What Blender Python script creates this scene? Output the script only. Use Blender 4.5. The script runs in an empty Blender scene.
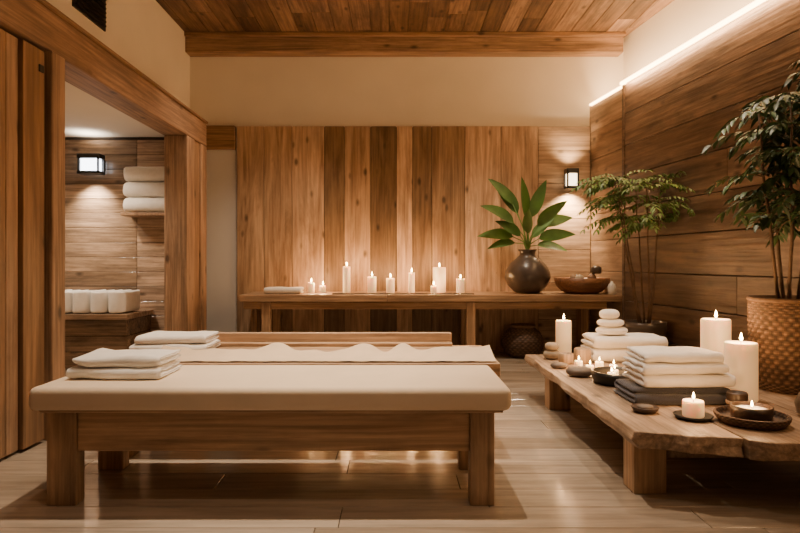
import bpy, math, random
from mathutils import Vector, Matrix, noise
random.seed(7)
R = random.random
def U(a,b): return a+(b-a)*R()
# ------------------------------------------------------------ materials
M = {}
def newmat(name):
    m = bpy.data.materials.new(name); m.use_nodes = True
    nt = m.node_tree; b = nt.nodes['Principled BSDF']; M[name]=m
    return m, nt, b
def N(nt, t, **k):
    n = nt.nodes.new(t)
    for a,v in k.items(): setattr(n,a,v)
    return n
def wood(name, dark, light, axis='Z', rough=.5, vr=(.65,1.2), knots=True, bump=.25, across=9.0, blotch=.6, grain=1.0):
    m, nt, b = newmat(name); L = nt.links.new
    tc = N(nt,'ShaderNodeTexCoord'); at = N(nt,'ShaderNodeAttribute', attribute_name='pv')
    mul = N(nt,'ShaderNodeMath', operation='MULTIPLY'); mul.inputs[1].default_value=37.0
    L(at.outputs['Fac'], mul.inputs[0])
    add = N(nt,'ShaderNodeVectorMath', operation='ADD')
    L(tc.outputs['Object'], add.inputs[0]); L(mul.outputs[0], add.inputs[1])
    mp = N(nt,'ShaderNodeMapping')
    s = [across]*3; s['XYZ'.index(axis)] = .7
    mp.inputs['Scale'].default_value = s
    L(add.outputs[0], mp.inputs[0])
    n1 = N(nt,'ShaderNodeTexNoise'); n1.inputs['Scale'].default_value=1.0; n1.inputs['Detail'].default_value=8; n1.inputs['Distortion'].default_value=1.4
    n1.inputs['Roughness'].default_value=.65
    L(mp.outputs[0], n1.inputs['Vector'])
    mp2 = N(nt,'ShaderNodeMapping'); s2=[across*6]*3; s2['XYZ'.index(axis)]=1.4
    mp2.inputs['Scale'].default_value=s2; L(add.outputs[0], mp2.inputs[0])
    n2 = N(nt,'ShaderNodeTexNoise'); n2.inputs['Scale'].default_value=1.0; n2.inputs['Detail'].default_value=4
    L(mp2.outputs[0], n2.inputs['Vector'])
    r1 = N(nt,'ShaderNodeValToRGB'); e=r1.color_ramp.elements
    e[0].position=.32; e[0].color=(*dark,1); e[1].position=.60; e[1].color=(*light,1)
    L(n1.outputs['Fac'], r1.inputs[0])
    r2 = N(nt,'ShaderNodeMapRange'); r2.inputs[1].default_value=.35; r2.inputs[2].default_value=.65; r2.inputs[3].default_value=1-.32*grain; r2.inputs[4].default_value=1+.12*grain
    L(n2.outputs['Fac'], r2.inputs[0])
    hv = N(nt,'ShaderNodeMapRange'); hv.inputs[3].default_value=vr[0]; hv.inputs[4].default_value=vr[1]
    L(at.outputs['Fac'], hv.inputs[0])
    mm = N(nt,'ShaderNodeMath', operation='MULTIPLY'); L(r2.outputs[0], mm.inputs[0]); L(hv.outputs[0], mm.inputs[1])
    last = mm.outputs[0]
    mp4 = N(nt,'ShaderNodeMapping'); s4=[3.0]*3; s4['XYZ'.index(axis)]=.9
    mp4.inputs['Scale'].default_value=s4; L(add.outputs[0], mp4.inputs[0])
    n4 = N(nt,'ShaderNodeTexNoise'); n4.inputs['Scale'].default_value=1.3; n4.inputs['Detail'].default_value=6; n4.inputs['Roughness'].default_value=.7
    L(mp4.outputs[0], n4.inputs['Vector'])
    r4 = N(nt,'ShaderNodeMapRange'); r4.inputs[1].default_value=.36; r4.inputs[2].default_value=.56; r4.inputs[3].default_value=1-.42*blotch; r4.inputs[4].default_value=1.05
    L(n4.outputs['Fac'], r4.inputs[0])
    m4 = N(nt,'ShaderNodeMath', operation='MULTIPLY'); L(last, m4.inputs[0]); L(r4.outputs[0], m4.inputs[1]); last=m4.outputs[0]
    if knots:
        mp3 = N(nt,'ShaderNodeMapping'); s3=[5.0]*3; s3['XYZ'.index(axis)]=2.4
        mp3.inputs['Scale'].default_value=s3; L(add.outputs[0], mp3.inputs[0])
        v = N(nt,'ShaderNodeTexVoronoi'); v.inputs['Scale'].default_value=1.0; L(mp3.outputs[0], v.inputs['Vector'])
        kr = N(nt,'ShaderNodeMapRange'); kr.inputs[1].default_value=.06; kr.inputs[2].default_value=.17; kr.inputs[3].default_value=.28; kr.inputs[4].default_value=1
        L(v.outputs['Distance'], kr.inputs[0])
        m2 = N(nt,'ShaderNodeMath', operation='MULTIPLY'); L(last, m2.inputs[0]); L(kr.outputs[0], m2.inputs[1]); last=m2.outputs[0]
    hs = N(nt,'ShaderNodeHueSaturation'); L(r1.outputs[0], hs.inputs['Color']); L(last, hs.inputs['Value'])
    sat = N(nt,'ShaderNodeMapRange'); sat.inputs[3].default_value=1.05; sat.inputs[4].default_value=.86
    L(at.outputs['Fac'], sat.inputs[0]); L(sat.outputs[0], hs.inputs['Saturation'])
    L(hs.outputs[0], b.inputs['Base Color'])
    b.inputs['Roughness'].default_value=rough
    bp = N(nt,'ShaderNodeBump'); bp.inputs['Strength'].default_value=bump; bp.inputs['Distance'].default_value=.012
    L(n2.outputs['Fac'], bp.inputs['Height']); L(bp.outputs[0], b.inputs['Normal'])
    return m
def plain(name, col, rough=.6, var=.12, nscale=6, bump=.1, bscale=60, metallic=0, emis=None, es=0, sss=0, sheen=0, pvmul=None):
    m, nt, b = newmat(name); L=nt.links.new
    tc = N(nt,'ShaderNodeTexCoord')
    n = N(nt,'ShaderNodeTexNoise'); n.inputs['Scale'].default_value=nscale; n.inputs['Detail'].default_value=4
    L(tc.outputs['Object'], n.inputs['Vector'])
    r = N(nt,'ShaderNodeValToRGB'); e=r.color_ramp.elements
    e[0].position=.3; e[1].position=.7
    e[0].color=(*[c*(1-var) for c in col],1); e[1].color=(*[min(1,c*(1+var)) for c in col],1)
    L(n.outputs['Fac'], r.inputs[0])
    if pvmul:
        at=N(nt,'ShaderNodeAttribute', attribute_name='pv'); mr=N(nt,'ShaderNodeMapRange'); mr.inputs[3].default_value=pvmul[0]; mr.inputs[4].default_value=pvmul[1]
        L(at.outputs['Fac'],mr.inputs[0]); hs=N(nt,'ShaderNodeHueSaturation'); L(r.outputs[0],hs.inputs['Color']); L(mr.outputs[0],hs.inputs['Value']); L(hs.outputs[0],b.inputs['Base Color'])
    else: L(r.outputs[0], b.inputs['Base Color'])
    b.inputs['Roughness'].default_value=rough; b.inputs['Metallic'].default_value=metallic
    if bump:
        n2=N(nt,'ShaderNodeTexNoise'); n2.inputs['Scale'].default_value=bscale; n2.inputs['Detail'].default_value=3
        L(tc.outputs['Object'], n2.inputs['Vector'])
        bp=N(nt,'ShaderNodeBump'); bp.inputs['Strength'].default_value=bump; bp.inputs['Distance'].default_value=.005
        L(n2.outputs['Fac'], bp.inputs['Height']); L(bp.outputs[0], b.inputs['Normal'])
    if emis: b.inputs['Emission Color'].default_value=(*emis,1); b.inputs['Emission Strength'].default_value=es
    if sss:
        b.inputs['Subsurface Weight'].default_value=sss; b.inputs['Subsurface Radius'].default_value=(.05,.03,.015); b.inputs['Subsurface Scale'].default_value=1
    if sheen: b.inputs['Sheen Weight'].default_value=sheen
    return m
wood('wood_back',(.31,.17,.08),(.60,.385,.21),'Z',.5,(.24,1.12),bump=.3,across=6,blotch=.4,grain=.9)
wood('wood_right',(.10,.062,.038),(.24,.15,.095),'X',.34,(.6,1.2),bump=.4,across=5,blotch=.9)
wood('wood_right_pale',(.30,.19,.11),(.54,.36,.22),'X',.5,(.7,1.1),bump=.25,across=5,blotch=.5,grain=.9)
wood('wood_alcove',(.22,.135,.08),(.48,.31,.19),'X',.24,(.35,1.3),across=7,blotch=.8)
wood('wood_door',(.24,.125,.058),(.44,.25,.125),'Z',.5,(.7,1.05),across=5,blotch=.4,grain=.9)
wood('wood_beam_y',(.16,.083,.04),(.35,.195,.10),'Y',.55,(.8,1.1))
wood('wood_beam_x',(.20,.11,.05),(.42,.245,.125),'X',.55,(.8,1.1))
wood('wood_post',(.19,.10,.048),(.41,.235,.12),'Z',.55,(.8,1.1))
wood('wood_ceiling',(.12,.063,.03),(.32,.185,.095),'Y',.55,(.35,1.25),blotch=1,across=7)
wood('wood_bed_x',(.27,.145,.065),(.50,.305,.155),'X',.42,(.8,1.1),blotch=.5,grain=.9)
wood('wood_bed_z',(.27,.145,.065),(.50,.305,.155),'Z',.42,(.8,1.1),blotch=.5,grain=.9)
wood('wood_slab',(.20,.12,.065),(.46,.30,.18),'Y',.5,(.75,1.1),across=7,bump=.6,blotch=1)
wood('wood_floor',(.31,.24,.175),(.42,.335,.25),'X',.15,(.80,1.06),knots=False,bump=.03,across=4,blotch=.25,grain=.5)
wood('wood_bowl',(.16,.06,.02),(.32,.14,.055),'X',.4,(.9,1),knots=False)
wood('wood_dark',(.035,.02,.013),(.08,.045,.028),'X',.4,(.9,1),knots=False)
wood('wood_block',(.30,.19,.11),(.5,.35,.22),'Z',.6,(.8,1.1),knots=False)
plain('subfloor',(.05,.035,.025),.8)
plain('plaster',(.74,.67,.56),.9,.03,2,.08,90)
plain('plaster_grey',(.70,.66,.60),.9,.03,2,.08,90)
plain('linen',(.72,.58,.42),.8,.04,5,.25,350,sheen=.1)
plain('sheet',(.66,.51,.35),.85,.05,8,.25,350,sheen=.1)
plain('towel',(.90,.87,.82),.95,.04,20,.9,240,sheen=.3)
plain('towel_navy',(.045,.045,.06),.95,.1,20,.9,240,sheen=.3)
plain('wax',(.88,.78,.62),.5,.03,4,.03,20,sss=.5,emis=(1,.52,.2),es=.42)  # emission stands in for warm flame light glowing through the wax
plain('wick',(.02,.015,.01),.9)
plain('flame',(1,.8,.4),.5,0,1,0,emis=(1,.60,.20),es=80)
plain('black',(.015,.014,.013),.35,.2,10,.05,50)
plain('iron',(.03,.028,.026),.4,.2,10,.1,50,metallic=.6)
plain('stone',(.13,.10,.08),.55,.25,12,.3,60)
plain('stone_lt',(.42,.34,.25),.6,.2,12,.3,60)
plain('glaze',(.075,.058,.048),.3,.35,5,.2,20)
plain('clay',(.22,.12,.07),.6,.2,8,.3,50)
plain('basket',(.19,.11,.062),.75,.3,25,.4,120,pvmul=(.35,1.25))
plain('basket_dk',(.11,.062,.036),.7,.3,25,.4,120,pvmul=(.4,1.25))
plain('soil',(.03,.02,.012),.95,.4,30,.8,60)
plain('leaf_dk',(.04,.085,.025),.5,.35,6,.1,40,pvmul=(.6,1.3))
plain('leaf_mid',(.11,.21,.04),.5,.35,6,.1,40,pvmul=(.6,1.3))
plain('leaf_big',(.085,.19,.035),.5,.35,5,.1,30,pvmul=(.6,1.3))
plain('bark',(.12,.075,.045),.8,.3,20,.5,60)
plain('cup',(.75,.70,.62),.35,.03,5,.02,20)
plain('lampglass',(1,.9,.75),.3,0,1,0,emis=(1,.74,.45),es=6)
plain('lampcool',(.9,.95,1),.3,0,1,0,emis=(.85,.92,1),es=9)
plain('led',(1,.8,.5),.3,0,1,0,emis=(1,.60,.26),es=22)
# ------------------------------------------------------------ mesh builder
class MB:
    def __init__(s): s.v=[];s.f=[];s.m=[];s.p=[];s.s=[]
    def add(s, vs, fs, mat, pv=.5, smooth=False):
        o=len(s.v); s.v+= [tuple(v) for v in vs]
        for f in fs:
            s.f.append(tuple(i+o for i in f)); s.m.append(mat); s.p.append(pv); s.s.append(smooth)
    def box(s,x0,x1,y0,y1,z0,z1,mat,pv=None,xr=None):
        if pv is None: pv=U(.2,1)
        xb=x1 if xr is None else xr
        vs=[(x0,y0,z0),(x1,y0,z0),(xb,y1,z0),(x0,y1,z0),(x0,y0,z1),(x1,y0,z1),(xb,y1,z1),(x0,y1,z1)]
        s.add(vs,[(0,3,2,1),(4,5,6,7),(0,1,5,4),(1,2,6,5),(2,3,7,6),(3,0,4,7)],mat,pv)
    def lathe(s,prof,c,mat,seg=36,pv=.5,fn=None,smooth=True,pvfn=None):
        vs=[];fs=[];n=len(prof)
        for j,(r,z) in enumerate(prof):
            for i in range(seg):
                a=2*math.pi*i/seg; rr=r if fn is None else r+fn(a,j,r,z)
                vs.append((c[0]+rr*math.cos(a),c[1]+rr*math.sin(a),c[2]+z))
        pp=[]
        for j in range(n-1):
            for i in range(seg):
                k=(i+1)%seg
                fs.append((j*seg+i,j*seg+k,(j+1)*seg+k,(j+1)*seg+i))
                pp.append(pvfn(2*math.pi*(i+.5)/seg,j) if pvfn else pv)
        fs.append(tuple(range(seg-1,-1,-1))); fs.append(tuple((n-1)*seg+i for i in range(seg)))
        o=len(s.p); s.add(vs,fs,mat,pv,smooth)
        for q,val in enumerate(pp): s.p[o+q]=val
    def tube(s,pts,rad,mat,seg=7,pv=.5):
        vs=[];fs=[];pts=[Vector(p) for p in pts];n=len(pts)
        for j,p in enumerate(pts):
            t=(pts[min(j+1,n-1)]-pts[max(j-1,0)]).normalized()
            a=t.cross(Vector((.31,.95,.1))).normalized(); b2=t.cross(a)
            r=rad[j] if isinstance(rad,(list,tuple)) else rad
            for i in range(seg):
                q=2*math.pi*i/seg; vs.append(p+a*math.cos(q)*r+b2*math.sin(q)*r)
        for j in range(n-1):
            for i in range(seg):
                k=(i+1)%seg; fs.append((j*seg+i,j*seg+k,(j+1)*seg+k,(j+1)*seg+i))
        fs.append(tuple(range(seg-1,-1,-1))); fs.append(tuple((n-1)*seg+i for i in range(seg)))
        s.add(vs,fs,mat,pv,True)
    def leaf(s,base,d,L,W,droop,mat,n=7,face=None,roll=0):
        base=Vector(base); d=Vector(d).normalized()
        side=d.cross(Vector((0,0,1)))
        if side.length<.05: side=Vector((1,0,0))
        side.normalize(); up=side.cross(d).normalized()
        if face is not None:
            up=(Vector(face)-d*d.dot(Vector(face))).normalized(); side=d.cross(up).normalized()
        if roll:
            q=Matrix.Rotation(roll,3,d); side=q@side; up=q@up
        vs=[];fs=[];p=base.copy();dd=d.copy()
        for i in range(n+1):
            t=i/n
            w=W*.5*(math.sin(math.pi*min(1,t**.8)))**.8*(1-.15*t) if 0<t<1 else .0015
            vs+= [p-side*w+up*w*.3, p.copy(), p+side*w+up*w*.3]
            dd=(dd-Vector((0,0,1))*droop/n).normalized()
            p=p+dd*L/n
        for i in range(n):
            a=i*3
            fs+= [(a,a+1,a+4,a+3),(a+1,a+2,a+5,a+4)]
        s.add(vs,fs,mat,R(),True)
    def spray(s,base,d,L,nl,ll,lw,mat,droop=.8,stem='bark'):
        p=Vector(base);d=Vector(d).normalized();pts=[p.copy()]
        for i in range(nl):
            d=(d-Vector((0,0,1))*droop/nl+Vector((U(-.06,.06),U(-.06,.06),0))).normalized()
            p=p+d*L/nl; pts.append(p.copy())
            side=d.cross(Vector((0,0,1)))
            if side.length<.05: side=Vector((1,0,0))
            side.normalize()
            for sg in (-1,1):
                dv=(d*.7+side*sg*U(.6,1)+Vector((0,0,U(-.35,.15)))).normalized()
                s.leaf(p,dv,ll*U(.75,1.15),lw*U(.8,1.2),U(.3,.9),mat,n=4,roll=U(-.5,.5))
        s.leaf(p,d,ll,lw,.5,mat,n=4)
        s.tube(pts,[.004*(1-.6*i/len(pts)) for i in range(len(pts))],stem,5)
    def finish(s,name,bevel=0,segs=2,origin=None,rotz=None,parent=None,subsurf=0):
        me=bpy.data.meshes.new(name)
        if origin is None:
            xs=[v[0] for v in s.v];ys=[v[1] for v in s.v];zs=[v[2] for v in s.v]
            origin=((min(xs)+max(xs))/2,(min(ys)+max(ys))/2,min(zs))
            vv=[(v[0]-origin[0],v[1]-origin[1],v[2]-origin[2]) for v in s.v]
        else: vv=s.v
        me.from_pydata(vv,[],s.f)
        names=[]
        for m in s.m:
            if m not in names: names.append(m)
        for m in names: me.materials.append(M[m])
        me.polygons.foreach_set('material_index',[names.index(m) for m in s.m])
        me.polygons.foreach_set('use_smooth',s.s)
        at=me.attributes.new('pv','FLOAT','FACE'); at.data.foreach_set('value',s.p)
        me.update()
        o=bpy.data.objects.new(name,me); bpy.context.scene.collection.objects.link(o)
        o.location=origin
        if rotz is not None: o.rotation_euler[2]=rotz
        if bevel:
            md=o.modifiers.new('bevel','BEVEL'); md.width=bevel; md.segments=segs; md.limit_method='ANGLE'; md.angle_limit=math.radians(50)
        if parent:
            o.parent=parent; o.location=Vector(origin)-Vector(parent.location)
        return o
def empty(name,loc):
    e=bpy.data.objects.new(name,None); e.location=loc; e.empty_display_size=.1
    bpy.context.scene.collection.objects.link(e); return e
def light(name,typ,loc,energy,color=(1,.72,.45),size=.05,rot=None,parent=None,**k):
    l=bpy.data.lights.new(name,typ); l.energy=energy; l.color=color
    if typ=='AREA': l.size=size
    else: l.shadow_soft_size=size
    for a,v in k.items(): setattr(l,a,v)
    o=bpy.data.objects.new(name,l); bpy.context.scene.collection.objects.link(o)
    o.location=loc
    if rot: o.rotation_euler=rot
    if parent:
        o.parent=parent; o.location=Vector(loc)-Vector(parent.location)
    return o
# ------------------------------------------------------------ ROOM
b=MB()   # floor boards
b.box(-4.8,4.3,-1.2,8.4,-.06,-.012,'subfloor',.5)
y=-1.2; k=0
while y<8.35:
    x=-4.8-U(0,1.5)
    while x<4.2:
        L=U(1.3,2.2); x0=max(x,-4.8); x1=min(x+L,4.25)
        if x1-x0>.05: b.box(x0+.002,x1-.002,y+.002,min(y+.228,8.35),-.02,0,'wood_floor',U(0,1))
        x+=L
    y+=.23
b.finish('floor',bevel=.002,segs=1)
b=MB()   # ceiling
b.box(-3,4.9,-1.2,8.4,4.29,4.36,'subfloor',.5)
x=-2.95
while x<4.8:
    y=-1.2
    while y<8.2:
        L=U(1.6,3.0)
        b.box(x+.003,x+.237,y+.002,min(y+L,8.22)-.002,4.26,4.29,'wood_ceiling',U(0,1)); y+=L
    x+=.24
b.finish('ceiling',bevel=.003,segs=1)
b=MB(); b.box(-2.8,3.05,8.0,8.2,4.0,4.26,'wood_beam_x',.7); b.box(-2.8,3.07,7.96,8.0,4.20,4.26,'wood_beam_x',.3)
b.finish('ceiling_beam',bevel=.012)
b=MB(); b.box(-3.0,3.3,8.2,8.32,0,4.29,'plaster',.5); b.finish('wall_back')
# back wood panelling
b=MB()
tones=[(-2.15,-1.78,.76),(-1.78,-1.40,.70),(-1.40,-.96,.84),(-.96,-.69,.18),(-.69,-.33,.60),(-.33,.02,.08),(.02,.24,.86),(.24,.50,.16),(.50,.95,.34),(.95,1.44,.96),(1.44,1.95,.88)]
for a,c,t in tones: b.box(a+.004,c-.004,8.15,8.2,0,3.045,'wood_back',t)
z=0
for h in (.42,.5,.45,.42,.48,.45,.325):
    b.box(1.953,2.655,8.155,8.2,z+.003,z+h-.003,'wood_right_pale',U(.5,1)); z+=h
b.box(-2.15,2.655,8.17,8.2,0,3.04,'subfloor',.5)
for (a,c,t) in tones[9:]:   # nail heads on the pale boards
    for zz in (1.05,1.9,2.8):
        for xx in (a+.06,c-.06): b.lathe([(.009,0),(.008,.004)],(xx,8.15,zz),'iron',8)
b.finish('wall_back_panelling',bevel=.005,segs=1)
b=MB(); b.box(-2.8,-2.17,8.12,8.2,2.73,3.05,'wood_beam_x',.1); b.finish('trim_1',bevel=.006)
b=MB(); b.box(-2.8,-2.155,8.185,8.2,0,2.73,'plaster_grey',.5); b.finish('wall_back_niche')
# right wall (slightly flared)
ang=math.atan2(-1,.122)
org=(2.66,8.2,0)
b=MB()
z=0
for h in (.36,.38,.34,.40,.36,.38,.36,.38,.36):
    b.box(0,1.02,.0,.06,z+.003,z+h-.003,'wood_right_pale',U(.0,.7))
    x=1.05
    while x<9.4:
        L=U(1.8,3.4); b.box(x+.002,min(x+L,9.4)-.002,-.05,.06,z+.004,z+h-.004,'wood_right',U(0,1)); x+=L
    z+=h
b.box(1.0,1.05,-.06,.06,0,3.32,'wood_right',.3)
b.box(0,9.4,.03,.09,0,3.315,'subfloor',.5)
b.finish('wall_right',bevel=.004,segs=1,origin=org,rotz=ang)
b=MB(); b.box(-.05,9.4,.46,.58,3.3,4.29,'plaster',.5); b.box(-.05,9.4,.09,.58,3.24,3.30,'plaster',.5)
b.finish('wall_right_upper',origin=org,rotz=ang)
b=MB(); b.box(.05,1.0,-.025,.01,3.325,3.345,'led',.5); b.box(1.0,9.3,-.085,-.05,3.325,3.355,'led',.5)
o=b.finish('led_strip_light',origin=org,rotz=ang)
l=light('strip_glow','AREA',(0,0,0),210,(1,.62,.32),parent=o,shape='RECTANGLE',size_y=.05)
l.data.size=9.0; l.location=(4.7,.06,3.38); l.rotation_euler=(math.radians(118),0,0)
l=light('strip_graze','AREA',(0,0,0),70,(1,.58,.28),parent=o,shape='RECTANGLE',size_y=.03)
l.data.size=8.2; l.location=(5.2,-.10,3.318); l.rotation_euler=(math.radians(14),0,0)
# left wall upper, beam, door, post, alcove
b=MB(); b.box(-2.92,-2.8,-1.2,8.2,2.84,4.29,'plaster',.5); b.finish('wall_left_upper')
b=MB(); b.box(-2.6,-2.32,-1.2,7.4,2.62,2.9,'wood_beam_y',.6); b.box(-2.62,-2.30,-1.2,7.4,2.9,2.93,'wood_beam_y',.2); b.finish('header_beam',bevel=.012)
b=MB(); b.box(-2.58,-2.32,6.7,6.95,0,2.62,'wood_post',.75); b.box(-2.57,-2.34,6.955,7.18,0,2.62,'wood_post',.35); b.box(-2.58,-2.32,7.185,7.4,0,2.62,'wood_post',.7)
b.finish('timber_post',bevel=.012)
b=MB(); b.box(-2.6,-2.30,4.03,4.19,0,2.62,'wood_post',.7); b.finish('trim_2',bevel=.01)
b=MB(); b.box(-2.6,-2.42,-1.2,4.03,0,2.62,'plaster',.5); b.finish('wall_left')
b=MB()
y=.7
while y<3.75:
    w=min(.42,3.76-y)
    b.box(-2.40,-2.36,y+.002,y+w-.002,.02,2.6,'wood_door',U(0,1)); y+=.42
b.box(-2.42,-2.40,.7,4.0,.02,2.6,'subfloor',.5)
b.box(-2.42,-2.335,3.77,4.0,.02,2.6,'wood_door',.05)
b.box(-2.345,-2.325,3.93,3.98,2.45,2.50,'iron',.5)
b.finish('door_1',bevel=.005)
b=MB(); b.box(-4.7,-2.6,3.9,7.5,2.74,2.84,'plaster',.5); b.box(-2.8,-2.6,7.4,8.2,2.84,2.9,'plaster',.5); b.finish('ceiling_alcove')
b=MB(); z=0
while z<2.7:
    x=-4.6+0; h=min(.18,2.74-z)
    first=True
    while x<-2.58:
        L=(-3.17+4.6) if first else 2; first=False
        b.box(x+.002,min(x+L,-2.58)-.002,7.37,7.42,z+.002,z+h-.002,'wood_alcove',(U(0,.6) if x<-4 else U(.6,1))); x+=L
    z+=.18
b.box(-4.6,-2.58,7.40,7.48,0,2.74,'subfloor',.5)
b.finish('wall_alcove_back',bevel=.003,segs=1)
b=MB(); b.box(-4.72,-4.6,3.9,7.5,0,2.84,'plaster',.5); b.finish('wall_alcove_left')
b=MB(); b.box(-4.6,-2.6,3.9,4.0,0,2.74,'plaster',.5); b.finish('wall_alcove_near')
b=MB(); b.box(-2.8,-2.785,5.2,5.78,3.42,3.80,'black',.5)
for i in range(8): b.box(-2.785,-2.765,5.23,5.75,3.45+i*.042,3.465+i*.042,'iron',.5)
b.finish('air_vent')
# alcove contents
b=MB()
b.box(-4.4,-2.96,6.62,7.36,.56,.62,'wood_alcove',.5)
for i in range(3): b.box(-4.4,-2.98,6.66,7.34,.02+i*.18,.195+i*.18,'wood_alcove',U(.0,.3))
b.finish('alcove_bench',bevel=.006)
def towel(b,cx,cy,z0,w,d,h,layers=2,mat='towel',flip=False,amp=.004):
    t=h/layers; path=[]
    yb=d/2;yf=-d/2+t*.9; ybk=d/2-t*.9
    ns=8
    for i in range(layers):
        z=t*(i+.5)
        a,c=(yb,yf) if i%2==0 else (yf,(ybk if i<layers-1 else yb))
        if i>0 and i%2==0: a=ybk
        for k in range(ns+1): path.append((a+(c-a)*k/ns,z))
        if i<layers-1:
            sg=-1 if i%2==0 else 1
            for k in range(1,8):
                q=-math.pi/2+math.pi*k/8
                path.append((c+sg*t*.9*math.cos(q)*.62,z+t/2+t/2*math.sin(q)))
    n=len(path);X=[-.5,-.49,-.465,-.42,-.3,-.1,.1,.3,.42,.465,.49,.5];S=[.35,.75,.95,1,1,1,1,1,1,.95,.75,.35]
    vs=[]
    sd=U(0,100)
    for xi,sc in zip(X,S):
        for side in (1,-1):
            for j in range(n):
                a=Vector(path[max(j-1,0)]);c=Vector(path[min(j+1,n-1)]);tt=(c-a)
                if tt.length<1e-6: tt=Vector((1,0))
                tt.normalize();nn=Vector((-tt.y,tt.x))
                es=1 if 0<j<n-1 else .6
                p=Vector(path[j])+nn*side*t*.485*sc*es
                x=xi*w*(1+.02*math.sin(path[j][1]*40+sd))
                q=noise.noise(Vector((x*9+sd,p.x*9,p.y*14)))*amp*1.6
                zz=max(0,p.y+q)
                vs.append((cx+x+q*.8,cy+(-p.x if flip else p.x)+q,z0+zz))
    fs=[];row=2*n
    for i in range(len(X)-1):
        for s in (0,1):
            for j in range(n-1):
                a=i*row+s*n+j
                f=(a,a+1,a+1+row,a+row); fs.append(f if s==0 else f[::-1])
        a=i*row;fs.append((a,a+row,a+row+n,a+n)); a=i*row+n-1;fs.append((a,a+n,a+n+row,a+row))
    for i in (0,len(X)-1):
        for j in range(n-1):
            a=i*row+j; fs.append((a,a+n,a+n+1,a+1))
    b.add(vs,fs,mat,.5,True)
# towels standing on edge side by side: fold a towel, then turn it upright
b=MB()
for i in range(6):
    q=MB(); towel(q,0,0,0,.24,.50,.185,2)
    q.v=[(-4.22+i*.20+z, 6.93+y, .62+.130+x) for (x,y,z) in q.v]
    b.add(q.v,q.f,'towel',.5,True)
b.finish('folded_towel_row')
b=MB(); b.box(-3.24,-2.60,7.08,7.37,1.75,1.785,'wood_post',.6); b.finish('wall_shelf',bevel=.004)
b=MB()
for j in range(3): towel(b,-2.93,7.20,1.787+j*.185,.56,.28,.18,2)
b.finish('folded_towel_stack')
# sconces
def sconce(x,y,z,w,h,glass):
    b=MB()
    b.box(x-w*.5,x+w*.5,y-.02,y,z-h*.35,z+h*.35,'black',.5)
    b.box(x-w*.2,x+w*.2,y-.06,y-.02,z-.03,z+.03,'black',.5)
    b.box(x-w*.62,x+w*.62,y-.20,y-.05,z+h*.26,z+h*.5,'black',.5)
    b.box(x-w*.46,x+w*.46,y-.18,y-.07,z-h*.36,z+h*.26,glass,.5)
    for sx in (-1,1):
        for yy in (-.192,-.06):
            b.box(x+sx*w*.53-.012,x+sx*w*.53+.012,y+yy-.008,y+yy+.008,z-h*.5,z+h*.4,'black',.5)
    b.box(x-w*.62,x+w*.62,y-.20,y-.05,z-h*.5,z-h*.36,'black',.5)
    return b.finish('wall_sconce',bevel=.003)
s1=sconce(2.36,8.15,2.31,.13,.27,'lampglass')
light('sconce_glow','SPOT',(2.36,7.98,2.15),150,(1,.68,.38),.03,(math.radians(22),0,0),s1,spot_size=2.1,spot_blend=1)
light('sconce_glow_up','SPOT',(2.36,7.98,2.48),35,(1,.68,.38),.03,(math.radians(180-20),0,0),s1,spot_size=1.9,spot_blend=1)
s2=sconce(-3.67,7.37,2.38,.22,.24,'lampcool')
light('sconce_glow','SPOT',(-3.67,7.15,2.23),150,(1,.86,.70),.03,(math.radians(20),0,0),s2,spot_size=1.7,spot_blend=1)
light('sconce_glow_up','SPOT',(-3.67,7.17,2.54),18,(1,.88,.75),.03,(math.radians(180),0,0),s2,spot_size=2.4,spot_blend=.9)
# ------------------------------------------------------------ BEDS
def grid_pad(x0,x1,y0,y1,z0,z1,name,parent,r=.035,mat='linen'):
    b=MB(); b.box(x0,x1,y0,y1,z0,z1,mat,.5)
    o=b.finish(name,bevel=r,segs=5,parent=parent)
    for p in o.data.polygons: p.use_smooth=True
    return o
bed=empty('massage_bed',(-.6,3.2,0))
b=MB()
for (x0,x1) in ((-1.715,-1.57),(.37,.49)):
    b.box(x0,x1,2.95,3.04,0,.475,'wood_bed_z',U(.6,.9)); b.box(x0,x1,3.46,3.55,0,.475,'wood_bed_z',U(.4,.9))
b.box(-1.57,.37,2.965,3.015,.265,.465,'wood_bed_x',.8)
b.box(-1.57,.37,3.48,3.53,.265,.465,'wood_bed_x',.5)
b.box(-1.69,-1.62,3.04,3.46,.285,.465,'wood_bed_x',.6); b.box(.40,.47,3.04,3.46,.285,.465,'wood_bed_x',.6)
b.box(-1.74,.53,2.93,3.56,.462,.478,'wood_bed_x',.9)
b.finish('frame',bevel=.006,parent=bed)
grid_pad(-1.785,.568,2.90,3.585,.475,.59,'mattress',bed)
bed2=empty('massage_bed',(-.6,4.0,0))
b=MB()
for (x0,x1) in ((-1.76,-1.62),(.44,.57)):
    b.box(x0,x1,3.68,3.81,0,.50,'wood_bed_z',.7); b.box(x0,x1,4.30,4.43,0,.50,'wood_bed_z',.6)
b.box(-1.62,.44,3.70,3.76,.32,.50,'wood_bed_x',.7); b.box(-1.62,.44,4.34,4.40,.32,.50,'wood_bed_x',.5)
for i in range(4): b.box(-1.82,.64,3.64+i*.2,3.837+i*.2,.50,.585,'wood_bed_x',U(.6,1))
b.box(-1.40,.42,4.44,4.50,.50,.675,'wood_bed_x',.95); b.box(-1.40,.42,4.36,4.44,.585,.61,'wood_bed_x',.7)
b.finish('frame',bevel=.006,parent=bed2)
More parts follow.
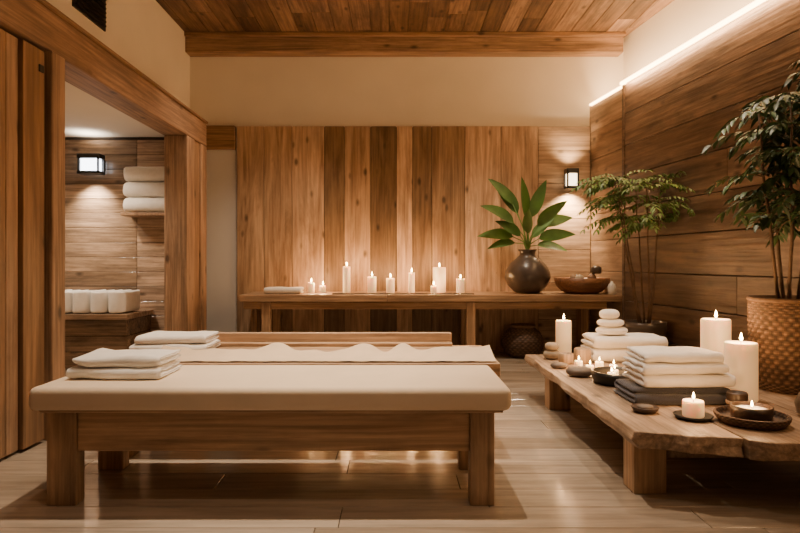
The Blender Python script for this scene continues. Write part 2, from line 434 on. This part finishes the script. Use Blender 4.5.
# draped sheet with wavy edge
b=MB(); nx=150; ny=22; vs=[];fs=[]
for j in range(ny+1):
    for i in range(nx+1):
        u=i/nx;v=j/ny; x=-1.50+2.12*u
        yb=3.93+.12*noise.noise(Vector((x*2.3,1.7,0)))+.08*noise.noise(Vector((x*7,3,0)))
        y=3.66+(yb-3.66)*v
        w=v**1.3
        z=.592+w*.036*(1+noise.noise(Vector((x*6,y*3,4))))+.030*w*w*(1+math.sin(x*15+5*noise.noise(Vector((x*2,0,0)))))*.5+ .004*noise.noise(Vector((x*12,y*12,0)))+.003
        if j==ny: z=.5875
        vs.append((x,y,z))
for j in range(ny):
    for i in range(nx):
        a=j*(nx+1)+i; fs.append((a,a+1,a+nx+2,a+nx+1))
b.add(vs,fs,'sheet',.5,True); b.finish('bed_sheet')
b=MB(); towel(b,-1.46,3.255,.591,.48,.33,.06,2,amp=.008); towel(b,-1.45,3.265,.652,.46,.32,.055,2,amp=.009); b.finish('folded_towel')
b=MB(); towel(b,-1.52,4.18,.587,.52,.34,.06,2,amp=.007); towel(b,-1.51,4.18,.648,.48,.31,.055,2,amp=.008); b.finish('folded_towel')
# ------------------------------------------------------------ BACK SHELF
b=MB()
b.box(-1.90,-.1,7.3,8.14,.715,.80,'wood_bed_x',.85); b.box(-.096,2.765,7.3,8.14,.715,.80,'wood_bed_x',.75,xr=2.65)
b.box(-1.86,2.6,7.36,7.40,.62,.71,'wood_bed_x',.2)
for x in (-1.58,.93): 
    b.box(x-.055,x+.055,7.34,7.45,0,.71,'wood_bed_z',.8); b.box(x-.05,x+.05,8.0,8.1,0,.71,'wood_bed_z',.4)
b.box(-1.90,-1.82,7.9,8.1,0,.71,'wood_bed_z',.4); b.box(2.45,2.55,7.9,8.1,0,.71,'wood_bed_z',.4)
b.finish('console_shelf',bevel=.008)
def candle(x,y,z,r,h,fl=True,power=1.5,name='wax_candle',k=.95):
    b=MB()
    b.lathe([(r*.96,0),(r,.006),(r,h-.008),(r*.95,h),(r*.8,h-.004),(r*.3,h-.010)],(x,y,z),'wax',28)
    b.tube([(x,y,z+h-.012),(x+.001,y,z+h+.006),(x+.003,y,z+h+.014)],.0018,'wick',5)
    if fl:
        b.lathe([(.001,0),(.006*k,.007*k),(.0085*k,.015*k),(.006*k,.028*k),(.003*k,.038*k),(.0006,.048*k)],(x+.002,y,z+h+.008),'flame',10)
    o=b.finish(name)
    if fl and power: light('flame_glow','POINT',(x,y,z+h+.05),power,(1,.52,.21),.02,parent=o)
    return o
Z=.80
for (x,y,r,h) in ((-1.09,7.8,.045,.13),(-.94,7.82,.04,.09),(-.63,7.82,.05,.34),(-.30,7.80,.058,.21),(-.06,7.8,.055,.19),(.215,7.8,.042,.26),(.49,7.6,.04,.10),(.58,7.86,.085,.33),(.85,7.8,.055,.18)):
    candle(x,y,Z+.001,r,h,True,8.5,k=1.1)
b=MB(); towel(b,-1.40,7.58,Z+.002,.46,.26,.08,2); b.finish('folded_towel')
b=MB(); b.box(-.78,.98,7.42,7.50,Z,Z+.012,'black',.5); b.finish('candle_tray',bevel=.003)
# vase with plant
b=MB(); vx,vy=1.70,7.70
b.lathe([(.13,0),(.17,.02),(.25,.10),(.29,.20),(.28,.28),(.22,.38),(.14,.45),(.10,.49),(.10,.53),(.125,.56),(.11,.56),(.08,.52),(.08,.48)],(vx,vy,Z),'glaze',40)
top=Vector((vx,vy,Z+.52))
specs=[(-.80,.95,.44,.54,.17),(-.40,1.1,.52,.56,.18),(-.10,1.2,.44,.54,.17),(.18,1.1,.46,.50,.17),(.5,1.0,.38,.48,.18),(.85,.55,.24,.46,.17),(.95,.12,.18,.40,.15),(-1.0,.45,.30,.48,.16),(-.9,.1,.24,.38,.14),(.55,.5,.42,.40,.17),(-.45,.6,.24,.42,.15),(.3,.6,.20,.38,.15),(-.62,1.3,.66,.46,.16),(-.05,.9,.25,.38,.15)]
for i,(dx,dz,st,ll,lw) in enumerate(specs):
    dy=U(-.35,.05)
    d=Vector((dx,dy,dz)).normalized()
    p1=top.copy(); p2=p1+Vector((d.x*.4,d.y*.3,1)).normalized()*st*.5; p3=p2+d*st*.5
    b.tube([p1-Vector((0,0,.06)),p1,p2,p3],[.009,.009,.007,.005],'leaf_mid',6)
    b.leaf(p3,Vector((dx*1.0,dy,dz*.7)),ll,lw,.55,'leaf_big',n=10,face=(U(-.7,.7),-1,U(.1,1)))
b.finish('vase_with_foliage')
# bowl with bath items
b=MB(); bx,by=2.37,7.62
b.lathe([(.18,0),(.25,.03),(.32,.10),(.345,.20),(.325,.20),(.29,.10),(.20,.045),(.05,.04)],(bx,by,Z+.001),'wood_bowl',40)
for i in range(7):
    a=i*2.1; b.lathe([(.03,0),(.055,.03),(.06,.06),(.04,.10),(.01,.115)],(bx+.13*math.cos(a),by+.13*math.sin(a),Z+.08+.01*i),('clay','basket','stone_lt')[i%3],14)
b.tube([(bx+.05,by,Z+.08),(bx+.16,by-.02,Z+.28)],[.012,.012],'wood_block',8)
b.lathe([(.05,0),(.065,.02),(.065,.08),(.04,.10)],(bx+.18,by-.02,Z+.25),'glaze',16)
b.tube([(bx-.1,by,Z+.08),(bx-.05,by+.03,Z+.24)],[.012,.015],'wood_dark',8)
b.finish('wooden_bowl_of_bath_brushes')
b=MB(); b.lathe([(.04,0),(.05,.01),(.05,.10),(.04,.115),(.04,.13),(.02,.135),(.015,.16),(.005,.165)],(2.66,7.36,Z+.001),'cup',24); b.finish('ceramic_jar')
# woven pots (weave geometry)
def weave(b,prof,c,mat,rows,Nw,amp,seg=None):
    P=[];n=len(prof)-1
    tot=rows*3
    for j in range(tot+1):
        t=j/tot*n; i=min(int(t),n-1);f=t-i
        P.append((prof[i][0]+(prof[i+1][0]-prof[i][0])*f,prof[i][1]+(prof[i+1][1]-prof[i][1])*f))
    def fn(a,j,r,z):
        row=j//3; ph=math.pi*(row%2); k=(0,1,.8)[j%3]
        return amp*(k*(.6+.6*math.sin(Nw*a+ph))-.3)
    def pf(a,j):
        row=j//3; ph=math.pi*(row%2); k=(.45,1,.45)[j%3]
        return max(0,min(1,k*(.55+.5*math.sin(Nw*a+ph))))
    b.lathe(P,c,mat,seg or Nw*6,fn=fn,pvfn=pf)
b=MB(); weave(b,[(.15,0),(.22,.05),(.26,.14),(.26,.22),(.22,.31),(.15,.37)],(1.62,7.62,0),'basket_dk',16,24,.008)
b.lathe([(.15,.37),(.16,.385),(.165,.40),(.15,.41),(.13,.40),(.12,.33),(.05,.32)],(1.62,7.62,0),'basket',30); b.finish('lidless_woven_pot')
# ------------------------------------------------------------ LIVE EDGE BENCH
b=MB(); ZT=.36
def slab(x0,x1,yf0,yf1,y1,live,pv):
    nx,ny=10,60;T=[];TH=.085
    for lay,z in enumerate((ZT-TH,ZT-TH/2,ZT)):
        for j in range(ny+1):
            for i in range(nx+1):
                u=i/nx;v=j/ny
                yf=yf0+(yf1-yf0)*u+.035*noise.noise(Vector((u*4+x0*3,2,lay*.4)))
                y=yf+(y1-yf)*v
                xl=x0+(live*(.035*noise.noise(Vector((y*2.1,5,lay*.3)))+.018*noise.noise(Vector((y*7,5,lay*.5)))) if live else 0)
                if live: xl+= (.03 if lay==0 else (.0 if lay==1 else .01))
                x=xl+(x1-xl)*u
                zz=z+(.0 if lay==2 else .012*noise.noise(Vector((x*4,y*4,0))))
                T.append((x,y,zz))
    n=(nx+1)*(ny+1);fs=[]
    for j in range(ny):
        for i in range(nx):
            a=j*(nx+1)+i; fs.append((a,a+nx+1,a+nx+2,a+1)); a+=2*n; fs.append((a,a+1,a+nx+2,a+nx+1))
    for l in (0,1):
        for j in range(ny):
            a=l*n+j*(nx+1); fs.append((a,a+n,a+n+nx+1,a+nx+1)); a+=nx; fs.append((a,a+nx+1,a+n+nx+1,a+n))
        for i in range(nx):
            a=l*n+i; fs.append((a,a+1,a+n+1,a+n)); a+=ny*(nx+1); fs.append((a,a+n,a+n+1,a+1))
    b.add(T,fs,'wood_slab',pv,False)
slab(1.18,1.66,2.97,2.84,5.46,True,.9)
slab(1.668,2.24,2.82,2.68,5.44,False,.65)
slab(2.248,2.85,2.67,2.56,5.46,False,.8)
for (x0,y0) in ((1.235,3.10),(2.5,3.0),(1.25,4.86),(2.5,4.9)):
    b.box(x0,x0+.17,y0,y0+.15,0,ZT-.085,'wood_bed_z',.6)
b.box(1.24,2.72,3.12,3.25,.18,.275,'wood_slab',.5); b.box(1.26,2.72,4.88,5.0,.18,.275,'wood_slab',.4)
b.finish('live_edge_bench',bevel=.006)
# bench items
b=MB(); towel(b,1.99,5.20,ZT,.66,.38,.11,2); towel(b,1.98,5.20,ZT+.11,.62,.36,.10,2); b.finish('folded_towel_stack')
b=MB()
def pebble(b,cx,cy,z,rx,ry,h,mat):
    prof=[(math.sin(math.pi*k/12)**.6 if 0<k<12 else .02, (1-math.cos(math.pi*k/12))/2) for k in range(13)]
    vs=[];fs=[];sg=24
    for r,zz in prof:
        for i in range(sg):
            a=2*math.pi*i/sg; vs.append((cx+rx*r*math.cos(a),cy+ry*r*math.sin(a),z+zz*h))
    for j in range(12):
        for i in range(sg):
            k=(i+1)%sg; fs.append((j*sg+i,j*sg+k,(j+1)*sg+k,(j+1)*sg+i))
    fs.append(tuple(range(sg-1,-1,-1)))
    b.add(vs,fs,mat,.5,True)
pebble(b,1.87,5.18,ZT+.213,.135,.11,.075,'towel'); pebble(b,1.86,5.18,ZT+.283,.115,.10,.07,'towel'); pebble(b,1.85,5.18,ZT+.348,.085,.08,.085,'towel')
b.finish('rolled_washcloth_stack')
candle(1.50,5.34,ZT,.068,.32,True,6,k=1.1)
b=MB(); pebble(b,1.36,5.2,ZT,.075,.07,.08,'stone_lt'); pebble(b,1.36,5.2,ZT+.075,.06,.06,.07,'stone_lt'); b.finish('massage_stone_stack')
b=MB(); b.lathe([(.065,0),(.07,.01),(.07,.11),(.06,.12),(.04,.115)],(1.57,5.02,ZT),'wood_block',24); b.finish('wooden_box')
b=MB(); b.lathe([(.055,0),(.06,.01),(.06,.08),(.05,.085),(.045,.05)],(1.42,4.98,ZT),'wood_block',24); b.finish('wooden_cup')
b=MB(); pebble(b,1.36,4.42,ZT,.10,.085,.07,'stone'); b.finish('massage_stone')
b=MB(); pebble(b,1.30,4.75,ZT,.07,.06,.045,'stone'); b.finish('massage_stone')
# round iron bowl with tea lights
b=MB(); c=(1.55,4.16,ZT)
b.lathe([(.13,0),(.165,.008),(.18,.05),(.18,.085),(.168,.085),(.162,.05),(.14,.02),(.02,.018)],c,'iron',44)
o=b.finish('iron_bowl_of_tea_lights')
for i,(x,y) in enumerate(((1.49,4.13),(1.61,4.14),(1.55,4.24))):
    q=candle(x,y,ZT+.019,.028,.06,True,1.3,'tea_light_part',k=.6)
    q.parent=o; q.location=Vector(q.location)-Vector(o.location)
for i,(x,y) in enumerate(((1.50,4.62),(1.60,4.70),(1.69,4.64),(1.45,4.74))): candle(x,y,ZT,.032,.045+.015*(i%2),True,1.8,'tea_light',k=.65)
# towel stack
b=MB(); towel(b,1.70,3.68,ZT,.58,.36,.095,3,'towel_navy'); b.finish('folded_dark_towel')
b=MB(); z=ZT+.101
towel(b,1.73,3.68,z,.55,.34,.075,2,amp=.006); towel(b,1.71,3.68,z+.076,.51,.33,.065,2,amp=.006); towel(b,1.71,3.69,z+.142,.47,.31,.06,2,amp=.007); b.finish('folded_towel_stack')
candle(2.17,4.06,ZT,.093,.455,True,8,k=1.1)
candle(2.11,3.66,ZT,.092,.35,True,8,k=1.1)
b=MB(); b.lathe([(.05,0),(.055,.01),(.055,.09),(.05,.10),(.04,.085)],(1.95,3.42,ZT),'wood_dark',24); b.lathe([(.052,.03),(.058,.035),(.058,.05),(.052,.055)],(1.95,3.42,ZT),'wood_block',24); b.finish('incense_cup')
b=MB(); b.lathe([(.05,0),(.085,.004),(.10,.022),(.094,.024),(.07,.012),(.02,.010)],(1.60,3.22,ZT),'black',32); b.finish('candle_saucer')
candle(1.60,3.22,ZT+.013,.054,.085,True,3,k=.75)
b=MB(); b.lathe([(.04,0),(.06,.004),(.075,.03),(.07,.032),(.05,.014),(.01,.012)],(1.40,3.36,ZT),'wood_dark',28); pebble(b,1.40,3.36,ZT+.013,.045,.04,.03,'stone'); b.finish('stone_dish')
# woven tray with candle pot
b=MB(); c=(1.86,3.13,ZT)
weave(b,[(.02,.004),(.15,.004),(.172,.03),(.176,.05),(.165,.052),(.15,.022),(.02,.018)],c,'basket_dk',12,36,.004); b.finish('woven_tray')
b=MB(); b.lathe([(.07,0),(.095,.01),(.10,.04),(.10,.07),(.09,.07),(.088,.05),(.02,.05)],(1.86,3.13,ZT+.022),'wood_dark',32)
b.lathe([(.088,.052),(.06,.056),(.02,.055)],(1.86,3.13,ZT+.022),'wax',28)
b.tube([(1.86,3.13,ZT+.07),(1.862,3.13,ZT+.09)],.002,'wick',5)
k=.7
b.lathe([(.001,0),(.006*k,.007*k),(.0085*k,.015*k),(.006*k,.028*k),(.003*k,.038*k),(.0006,.048*k)],(1.862,3.13,ZT+.085),'flame',10)
o=b.finish('candle_pot'); light('flame_glow','POINT',(1.86,3.13,ZT+.15),2.5,(1,.52,.21),.02,parent=o)
b=MB(); b.lathe([(.05,0),(.075,.02),(.085,.07),(.065,.12),(.03,.15),(.025,.19),(.035,.20),(.02,.20)],(2.27,3.26,ZT),'glaze',28); b.finish('dark_bottle')
# ------------------------------------------------------------ big basket planter with tree
px,py=2.61,3.96
b=MB()
weave(b,[(.19,0),(.205,.05),(.225,.2),(.235,.35),(.24,.5),(.235,.58)],(px,py,ZT),'basket',24,26,.012)
b.lathe([(.235,.575),(.25,.585),(.252,.60),(.24,.61),(.22,.60),(.205,.54),(.02,.54)],(px,py,ZT),'basket',48)
b.lathe([(.205,.545),(.1,.555),(.01,.56)],(px,py,ZT),'soil',24)
base=Vector((px,py,ZT+.55))
random.seed(21)
for i in range(5):
    a=i*1.26+.3; p=base+Vector((.06*math.cos(a),.06*math.sin(a),-.01)); lean=Vector((.13*math.cos(a)+.0,.14*math.sin(a),1))
    pts=[p.copy()]
    H=U(1.25,1.7); n=9
    for k in range(n):
        p=p+Vector((lean.x*H/n+U(-.012,.012),lean.y*H/n+U(-.012,.012),H/n)); pts.append(p.copy())
    b.tube(pts,[.013*(1-.6*k/n) for k in range(n+1)],'bark',7)
    for k in range(4,n+1):
        for q in range(4 if k<n else 6):
            an=U(0,6.28); d=Vector((math.cos(an)-.08,math.sin(an)*.9,U(.1,.9)))
            b.spray(pts[k],d,U(.16,.32),6,.10,.034,'leaf_dk',1.1)
WA=.122
def clampwall(b,off=.03,mask=None):
    vs=[]
    for (x,y,z) in b.v:
        lim=2.66+(8.2-y)*WA-.05-off
        vs.append((min(x,lim-.02*R()) if x>lim else x,y,z))
    b.v=vs
clampwall(b); b.finish('potted_bamboo_tree')
# mid plant in dark pot
px,py=2.60,6.25
b=MB(); b.lathe([(.15,0),(.16,.02),(.20,.45),(.215,.52),(.215,.58),(.19,.58),(.18,.52),(.02,.52)],(px,py,0),'glaze',36)
b.lathe([(.18,.525),(.08,.54),(.01,.54)],(px,py,0),'soil',24)
base=Vector((px,py,.53))
for i in range(5):
    a=i*1.25; p=base+Vector((.05*math.cos(a),.05*math.sin(a),-.01)); lx=.10*math.cos(a)-.07; ly=.10*math.sin(a)-.05; pts=[p.copy()]
    H=U(1.40,1.6);n=8
    for k in range(n):
        p=p+Vector((lx*H/n+U(-.015,.015),ly*H/n+U(-.015,.015),H/n)); pts.append(p.copy())
    b.tube(pts,[.012*(1-.6*k/n) for k in range(n+1)],'bark',7)
    for k in range(6,n+1):
        for q in range(5 if k<n else 8):
            an=U(0,6.28); d=Vector((math.cos(an)-.25,math.sin(an)*.7,U(.1,.7)))
            b.spray(pts[k],d,U(.25,.52),9,.085,.026,'leaf_mid',.9)
clampwall(b); b.finish('potted_fern_tree')
# ------------------------------------------------------------ LIGHTS
def down(x,y,e,size=80,blend=.7,col=(1,.78,.56),r=.05,tilt=(0,0),z=4.26):  # unseen fixtures added to carry the overhead spots and the main fill
    b=MB(); b.lathe([(.07,0),(.075,-.012),(.055,-.012),(.05,-.004),(.01,-.004)],(x,y,z),'cup',28); b.lathe([(.05,-.0035),(.01,-.0035)],(x,y,z-.002),'lampglass',24)
    o=b.finish('unseen_downlight')
    light('beam','SPOT',(x,y,z-.05),e,col,r,(math.radians(tilt[0]),math.radians(tilt[1]),0),o,spot_size=math.radians(size),spot_blend=blend)
down(-.95,3.6,580,56); down(.2,3.6,440,54)
down(1.9,4.3,340,54)
down(-1.3,6.5,215,95); down(1.1,6.5,240,95)
down(-1.4,5.2,120,75); down(.9,5.2,230,66)
down(-.2,1.9,70,90)
down(-3.6,6.3,170,130,z=2.74)
w=bpy.data.worlds.new('World'); bpy.context.scene.world=w; w.use_nodes=True
bg=w.node_tree.nodes['Background']; bg.inputs[0].default_value=(1,.80,.58,1); bg.inputs[1].default_value=.055
# ------------------------------------------------------------ CAMERA
cam=bpy.data.cameras.new('Camera'); co=bpy.data.objects.new('Camera',cam); bpy.context.scene.collection.objects.link(co)
co.location=(0,0,1.2); co.rotation_euler=(math.pi/2,0,0)
cam.sensor_width=36; cam.lens=27; cam.shift_x=.00625; cam.shift_y=-.0056; cam.clip_end=100
bpy.context.scene.camera=co
